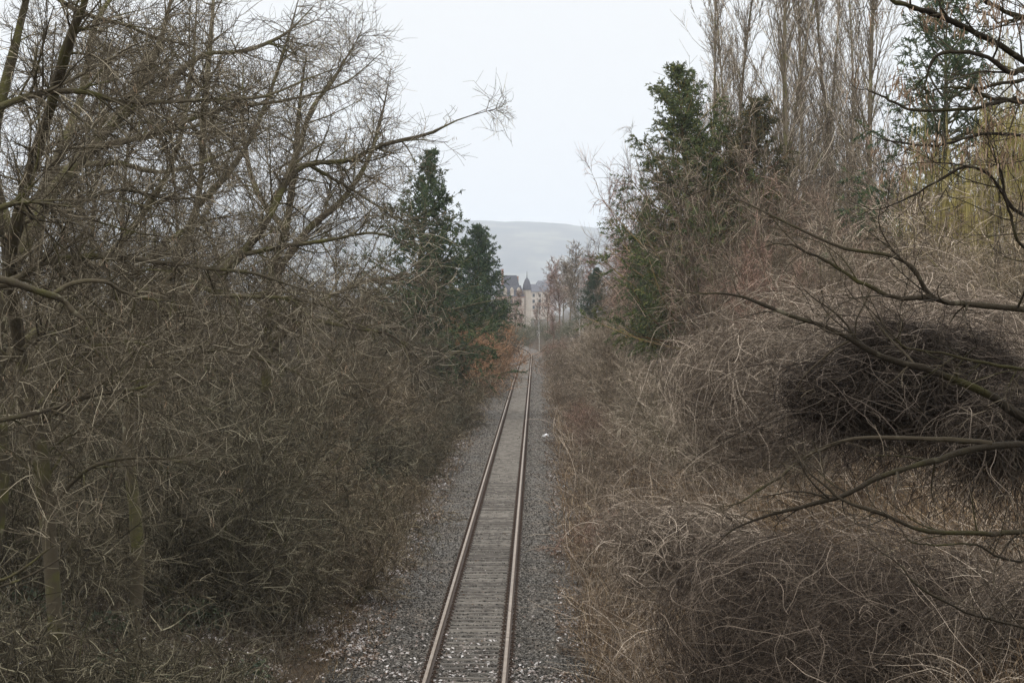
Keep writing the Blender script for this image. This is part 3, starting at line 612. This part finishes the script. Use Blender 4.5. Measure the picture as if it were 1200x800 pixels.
# ================================================================== NEAR TREES, LEFT
T1=[([(62,775,34),(60,700,34),(52,600,34),(40,500,34),(22,410,34),(12,320,33),(22,250,32.5),(52,155,32),(80,60,31),(103,0,30.5),(118,-60,30)],14,6,.25),
    ([(12,320,33),(60,228,34),(105,175,35),(135,143,36),(165,95,36.5),(186,50,37),(205,-20,38)],9,5),
    ([(-70,150,31),(0,124,31),(50,108,31),(100,107,31),(140,118,31.5),(200,119,32),(260,116,33),(310,113,34),(360,92,35),(420,70,36)],5,1.5),
    ([(40,-30,33),(70,0,33),(110,18,33),(145,28,33.5),(180,42,34),(240,58,35)],4,1.6),
    ([(135,143,36),(180,110,36.5),(215,80,37),(245,62,37.5),(290,58,38),(335,38,39),(368,5,40)],5,1.8),
    ([(105,175,35),(150,165,35),(190,155,36),(215,142,37),(270,125,38),(330,118,39),(400,100,40),(450,60,41)],5,1.2),
    ([(-50,345,32),(10,330,32),(50,308,32),(100,300,32.5),(150,302,33),(200,308,34),(250,314,35),(300,320,36),(360,340,37),(430,352,38)],6,1.2),
    ([(-40,322,29),(0,328,29),(40,341,29.5),(70,351,30),(85,365,30),(104,380,30)],6,3.6,.9),
    ([(40,500,34),(70,440,34),(95,395,34.5),(130,352,35),(175,300,36),(230,262,37),(290,250,38)],7,2),
    ([(56,348,30),(85,332,30),(120,330,30),(140,340,30.5),(170,350,31),(200,352,31)],3.6,1.8,.3),
    ([(-40,500,30),(10,490,30),(60,478,30.5),(110,462,31),(160,455,31),(220,440,32),(270,448,33)],4,1.2),
    ([(52,600,34),(85,565,34),(110,545,33),(150,535,33),(200,536,33),(260,550,34)],4,1),
    ([(22,410,34),(60,390,33),(100,405,32),(150,400,32),(190,410,32)],4,1.2),
    ([(-30,690,30),(20,670,30),(60,640,30),(95,625,30)],2.4,.8,.5),([(-40,700,29),(20,683,29),(70,655,29),(98,620,29)],2,.7,.6),
    ([(-20,250,31),(30,236,31),(80,240,32),(140,222,33),(200,232,34),(260,226,35)],4,1.3)]
thing('hazel_tree', limb_tree(T1, (6.0,7.4,8.2), (1.7,.8,.34), .0044, 260, .06, rs=.84), (0,0,0), 'large mossy leafless tree leaning over from the left edge of the picture', 'tree', None, 0,1,(1.02,.96,.80))
T3=[([(160,640,44),(150,530,44),(155,440,44),(168,385,44),(200,320,44),(232,240,44.5),(240,130,45),(250,20,46),(252,-50,46)],9,4,.3),
    ([(168,385,44),(220,345,45),(280,300,46),(310,262,46),(335,212,46.5),(362,193,47),(405,190,47),(445,173,47),(500,160,47),(540,141,47),(590,127,47)],8,.9,.2),
    ([(335,212,46.5),(350,170,47),(362,130,47),(390,90,48),(420,40,48)],5,1.5),
    ([(280,300,46),(330,290,46),(390,282,46),(440,275,46),(490,290,46)],4,1),
    ([(200,320,44),(260,345,43),(330,350,43),(390,362,43),(420,400,43)],4,.9),
    ([(155,440,44),(200,420,43.5),(260,410,43),(320,425,43),(380,450,43)],4,.9),
    ([(232,240,44.5),(270,200,45),(300,150,46),(330,70,47),(350,0,48)],5,1.8),
    ([(362,193,47),(400,215,47),(440,240,47),(470,262,47)],3,.8)]
thing('hazel_tree', limb_tree(T3, (5.6,7.2,8), (1.8,.8,.36), .0052, 160, .07, rs=.84), (0,0,0), 'bare tree on the left whose long thin branch reaches out across the sky', 'tree', None, 0,1,(1.22,1.16,.98))
T4=[([(310,520,58),(312,420,58),(318,330,58),(335,270,58),(345,200,58),(352,120,59),(360,60,60)],7,2.2,.3),
    ([(318,330,58),(360,270,58),(400,235,58),(430,190,59),(445,140,60),(455,90,60)],5,1.2),([(312,420,58),(350,370,57),(400,340,57),(450,325,57),(500,330,57)],4,.9),
    ([(335,270,58),(300,220,58),(285,150,59),(280,80,60)],4,1.2),([(312,420,58),(270,350,58),(250,290,58),(220,230,58)],4,1.2),([(350,370,57),(410,385,57),(460,395,57),(500,430,57)],3,.8)]
thing('hazel_tree', limb_tree(T4, (6,7,7), (2.0,.9,.44), .0066), (0,0,0), 'slender bare tree further back on the left, in front of the tallest spruce', 'tree', None, 0,1,(1.2,1.12,.98))
T5=[([(-20,700,40),(0,560,40),(-5,430,40),(10,300,40),(-10,180,40),(15,60,40),(40,-40,40)],12,7,.3),([(10,300,40),(60,200,41),(95,110,42),(110,30,42),(150,-30,43)],7,3),
    ([(0,560,40),(50,470,41),(90,420,42),(140,380,42),(190,340,43)],6,1.6),([(-5,430,40),(50,380,40),(95,330,41),(150,270,42),(200,190,42),(222,90,43),(230,-10,44)],6,2),([(60,200,41),(130,190,42),(190,200,43),(260,180,44),(330,140,45)],4,1.2)]
thing('hazel_tree', limb_tree(T5, (3.6,5.6,6.5), (1.8,.8,.36), .0054), (0,0,0), 'mossy bare tree half out of the picture behind the large leaning one', 'tree', None, 0,1,(1.15,1.1,.9))

# ================================================================== NEAR TREE, RIGHT
TR=[([(1330,900,20),(1325,700,20),(1315,500,20),(1300,300,20),(1290,100,20),(1290,-80,20)],26,16,.2),
    ([(1290,140,20),(1235,105,19.5),(1200,75,19),(1150,42,18.6),(1105,20,18.2),(1065,10,18),(1035,0,18),(980,-18,18)],7,2.6,.1),
    ([(1105,20,18.2),(1085,15,18.2),(1050,4,18.4),(1020,-6,18.6)],3,1.5),
    ([(1290,60,20),(1230,28,19),(1190,18,18.6),(1160,5,18.4),(1130,-10,18.2)],6,3),
    ([(1190,22,18.6),(1165,26,18.4),(1150,20,18.3),(1125,20,18.2)],2.2,1),
    ([(1290,110,20),(1240,85,19),(1200,80,18.6),(1180,82,18.4),(1152,64,18.2),(1110,56,18),(1088,64,18),(1079,86,18),(1075,112,18)],6,1.6,.1),
    ([(1290,70,20),(1230,92,18.4),(1198,94,18.2),(1165,100,18),(1140,101,18),(1110,98,18),(1080,104,18)],4.5,1.5,.1),
    ([(1295,150,20),(1230,122,19),(1190,116,18.6),(1155,112,18.4),(1125,97,18.2),(1108,84,18)],5,1.6,.1),
    ([(1190,116,18.6),(1165,122,18.4),(1140,130,18.2),(1080,131,18),(1050,120,18),(1030,110,18),(1016,102,18)],3.8,1.4),
    ([(1300,380,20),(1240,368,19),(1200,361,18.6),(1150,357,18.4),(1110,355,18.2),(1088,345,18.1),(1080,328,18),(1068,312,18),(1045,304,18),(1000,299,18),(960,282,18),(900,256,18.2),(860,238,18.4),(812,223,18.6)],6,1.4,.15),
    ([(1088,347,18.1),(1055,348,18),(1018,330,18),(990,312,18),(955,294,18),(930,282,18),(900,278,18.2)],4.4,1.2),
    ([(1320,560,20),(1250,520,19.4),(1200,492,19),(1155,464,18.8),(1100,440,18.6),(1060,428,18.6),(1020,412,18.6),(975,388,18.6),(930,375,18.8),(870,350,19),(830,345,19.2),(790,340,19.5)],9,1.6,.25),
    ([(1310,440,20),(1240,432,19),(1200,428,18.4),(1150,420,18.2),(1100,412,18.1),(1065,405,18),(1040,378,18),(1020,340,18)],3.6,1.2,.2),
    ([(1325,640,20),(1260,612,19.2),(1200,618,18.6),(1150,623,18.4),(1085,622,18.2),(1035,602,18),(990,584,18),(968,566,18),(945,541,18)],5.5,2,.25),
    ([(1325,560,20),(1230,520,19),(1160,520,18.6),(1100,532,18.4),(1060,545,18.2),(1020,562,18.2),(985,578,18.2),(940,590,18.2),(890,600,18.4),(855,614,18.6),(832,632,18.8)],7,1.5,.3),
    ([(1160,520,18.6),(1080,515,18.6),(1000,510,18.8),(945,530,19),(905,560,19),(870,580,19),(838,592,19.2)],4.5,1.1,.3),
    ([(1300,620,20),(1200,660,18.6),(1140,640,18.4),(1080,640,18),(1060,620,18)],2.5,1),
    ([(1310,720,20),(1220,735,19),(1150,720,18.5),(1080,690,18),(1050,660,18),(1010,630,18)],3,1),
    ([(1300,230,20),(1230,165,19),(1180,155,18.4),(1140,160,18.2),(1090,165,18.2),(1045,160,18.3),(1018,150,18.4)],3.8,1,.1),
    ([(1305,330,20),(1240,280,19),(1190,245,18.5),(1160,200,18.3),(1130,190,18.2),(1085,215,18.2),(1045,235,18.4),(1000,250,18.6)],4,1),
    ([(1300,300,20),(1210,290,18.6),(1185,240,18.4),(1175,190,18.2),(1165,150,18.2)],3.5,1.2)]
thing('locust_tree', limb_tree(TR, (3.0,5.5,7), (.8,.36,.18), .0032, 1000, .072, ((985-VX)/F,(1290-VX)/F,(358-235)/F), trop=-.01, rs=.68, wobl=.02), (0,0,0), 'bare tree at the right edge with dark crooked branches and hanging brown seed clusters', 'tree', None, 0,1,(.50,.45,.37))

# ================================================================== CLEMATIS TANGLES
def tangle(n, c, rad, L, r, K=12, hang=0., fill=.5, wob=.35, wild=.08, lobes=9, core=.6, lob=(.38,.66)):
    """Curling strands heaped over several overlapping lobes."""
    B=Bag(); c=np.array(c); rad=np.array(rad)
    lc=nrm(rng.normal(size=(lobes,3)))*rng.uniform(.35,.72,(lobes,1)); lc[:,2]=lc[:,2]*.8; lr=rng.uniform(*lob,lobes)
    lc[0]=0; lr[0]=core
    w=lr**2; k_=rng.choice(lobes,n,p=w/w.sum())
    d=nrm(rng.normal(size=(n,3))); s=np.where(rng.random(n)<fill, rng.uniform(.3,.95,n), rng.uniform(.9,1.1,n))[:,None]
    p=d*s; dr=nrm(np.cross(p, rng.normal(size=(n,3)))+rng.normal(size=(n,3))*.35)
    pts=np.empty((n,K+1,3)); pts[:,0]=p; cv=rng.normal(size=(n,3))*wob
    st=(L*rng.uniform(.3,1.4,n)/K/rad.mean()/lr[k_])[:,None]; w_=rng.random((n,1))<wild
    for k in range(K):
        cv=.72*cv+.62*rng.normal(size=(n,3))*wob; dr=nrm(dr+cv*.6+np.array([0,0,-hang])-w_*np.array([[0,0,.16]])); q=pts[:,k]+dr*st
        rr=np.linalg.norm(q,axis=1,keepdims=True); q=np.where(w_, q, q*(1+.5*(s-rr)/np.maximum(rr,.2)*(rr>s)))
        pts[:,k+1]=q
    W=(lc[k_][:,None,:]+pts*lr[k_][:,None,None])*rad
    B.tubes(W, taper(r*rng.uniform(.5,1.6,n),K,.6),3)
    return B, c
def put_tangle(name, lab, col, spec, extra=0, group=None):
    B,c=tangle(**spec); e=tag(empty(name, tuple(c)), lab, 'climber', group)
    o=obj('stems', B.mesh(name+'_stems', VINE), e); o.color=(*col,1)
    return e
c1=P(975,752,29)
put_tangle('clematis_mound','big grey-brown mound of tangled dead clematis stems at the bottom right',(.66,.575,.50),dict(n=23000,c=c1,rad=(2.35,1.7,1.85),L=1.4,r=.0027,hang=.12,fill=.6,wob=.42,wild=.06,core=.86),group='tangled clematis heaps')
c2=P(1190,760,27)
put_tangle('clematis_mound','second clematis heap spilling in at the bottom right corner',(.70,.62,.54),dict(n=5200,c=c2,rad=(1.2,1.3,1.2),L=1.5,r=.0031,hang=.1,fill=.5),group='tangled clematis heaps')
c3=P(1066,448,21.5)
put_tangle('clematis_curtain','dark dense clematis tangle draped over the branches at right',(.42,.37,.33),dict(n=21000,c=c3,rad=(1.16,.9,.72),L=1.1,r=.0026,hang=.16,fill=.8,wob=.6,wild=.2,lobes=15,core=.72,lob=(.2,.4)))  # stem colour lowered to paint in the shade under the overhead mass
c4=P(1190,500,21)
put_tangle('clematis_curtain','lower dark clematis tangle touching the right edge of the picture',(.56,.5,.44),dict(n=7500,c=c4,rad=(.8,.6,.6),L=1.0,r=.0027,hang=.16,fill=.75,wob=.5,wild=.25,lobes=12,core=.4,lob=(.25,.45)))
c5=P(890,470,40)
put_tangle('clematis_mound','pale tangle of dead climbers on the bank left of the dark curtain',(1.4,1.27,1.12),dict(n=13000,c=c5,rad=(2.0,2.2,1.9),L=1.5,r=.0026,hang=.08,fill=.5,wild=.12,wob=.26,lobes=14),group='tangled clematis heaps')
c6=P(1080,420,46)
put_tangle('clematis_mound','pale pinkish tangle of dead climbers behind the dark curtain',(1.65,1.48,1.32),dict(n=12000,c=c6,rad=(2.6,2.2,2.0),L=1.6,r=.0030,hang=.08,fill=.5,wild=.12,wob=.26,lobes=14),group='tangled clematis heaps')
c7=P(800,640,38)
put_tangle('clematis_mound','low brown tangle on the right bank between the gravel and the big mound',(1.5,1.36,1.2),dict(n=9000,c=c7,rad=(1.5,2.4,.9),L=1.2,r=.003,hang=.08,fill=.5,wild=.2,wob=.3),group='tangled clematis heaps')

# ================================================================== SMALL THINGS ON THE BED
y=2703*CAMZ/154.; x=(639.5-VX)/F*y
B=Bag(); pt=nrm(rng.normal(size=(60,3))); 
import bmesh
bm=bmesh.new(); bmesh.ops.create_icosphere(bm,subdivisions=3,radius=.17)
for v in bm.verts:
    q=v.co; v.co*=1+.28*math.sin(q.x*31+1)*math.sin(q.y*27)+.2*math.sin(q.z*45+q.x*20); v.co.z*=.55
me=bpy.data.meshes.new('plastic_bag'); bm.to_mesh(me); bm.free(); m,nt,bs=mat_new('white_plastic',.45,.4); bs.inputs['Base Color'].default_value=(.7,.7,.7,1); me.materials.append(m)
tag(obj('plastic_bag',me,None,(x,y,.07)),'crumpled white scrap lying on the gravel right of the track','litter')

# ================================================================== HAZE, LIGHT, CAMERA
m=bpy.data.materials.new('haze'); m.use_nodes=True; nt=m.node_tree; nt.nodes.clear()
out=nt.nodes.new('ShaderNodeOutputMaterial'); pv=nt.nodes.new('ShaderNodeVolumePrincipled'); pv.inputs['Color'].default_value=(.86,.925,1,1); pv.inputs['Density'].default_value=.000125; pv.inputs['Anisotropy'].default_value=.2
nt.links.new(pv.outputs[0],out.inputs['Volume'])
V,Q=box_np(-7700,7700,-300,10900,-8,420)
tag(obj('haze',mesh_np('haze',V,Q,m)),kind='stuff')

w=bpy.data.worlds.new('World'); S.world=w; w.use_nodes=True; nt=w.node_tree; nt.nodes.clear()
out=nt.nodes.new('ShaderNodeOutputWorld'); mx_=nt.nodes.new('ShaderNodeMixShader'); mx_.inputs[0].default_value=.9
b1=nt.nodes.new('ShaderNodeBackground'); b1.inputs[1].default_value=.08
sk=nt.nodes.new('ShaderNodeTexSky'); sk.sky_type='NISHITA'; sk.sun_disc=False; sk.sun_elevation=R_(48); sk.sun_rotation=R_(-115); sk.air_density=1.5; sk.dust_density=3
nt.links.new(sk.outputs[0],b1.inputs[0])
b2=nt.nodes.new('ShaderNodeBackground'); b2.inputs[1].default_value=1.0
tc=nt.nodes.new('ShaderNodeTexCoord'); se=nt.nodes.new('ShaderNodeSeparateXYZ'); nt.links.new(tc.outputs['Generated'],se.inputs[0])
r1=ramp(nt,[(0,(.89,.92,.965)),(.13,(.93,.94,.955)),(.35,(1.75,1.77,1.80)),(1,(2.4,2.41,2.43))]); nt.links.new(se.outputs['Z'],r1.inputs[0]); nt.links.new(r1.outputs[0],b2.inputs[0])
nt.links.new(b1.outputs[0],mx_.inputs[1]); nt.links.new(b2.outputs[0],mx_.inputs[2]); nt.links.new(mx_.outputs[0],out.inputs[0])

ld=bpy.data.lights.new('Sun','SUN'); ld.energy=.8; ld.angle=R_(25); ld.color=(1,.97,.93)
lo=bpy.data.objects.new('Sun',ld); COL.objects.link(lo)
el,az=R_(48),R_(-115)   # azimuth clockwise from +Y: from the left and slightly behind
dv=Vector((math.sin(az)*math.cos(el), math.cos(az)*math.cos(el), math.sin(el))); lo.rotation_euler=dv.to_track_quat('Z','Y').to_euler()

cd=bpy.data.cameras.new('Camera'); cam=bpy.data.objects.new('Camera',cd); COL.objects.link(cam); S.camera=cam
cd.sensor_width=36; cd.sensor_fit='HORIZONTAL'; cd.lens=36*F/1200; cd.clip_start=.1; cd.clip_end=30000
cam.location=(0,0,CAMZ)
yaw=math.atan((VX-600)/F); pit=-math.atan((400-VY)/F)
cam.rotation_euler=(math.pi/2+pit,0,yaw)

S.view_settings.view_transform='Standard'; S.view_settings.look='None'; S.view_settings.exposure=.12; S.view_settings.gamma=1
S.cycles.use_denoising=True; S.cycles.denoiser='OPENIMAGEDENOISE'; S.cycles.denoising_input_passes='RGB_ALBEDO_NORMAL'; S.cycles.denoising_prefilter='ACCURATE'
S.cycles.max_bounces=6; S.cycles.diffuse_bounces=3; S.cycles.glossy_bounces=1; S.cycles.volume_bounces=4; S.cycles.transmission_bounces=0
S.cycles.caustics_reflective=False; S.cycles.caustics_refractive=False
S.cycles.use_adaptive_sampling=False
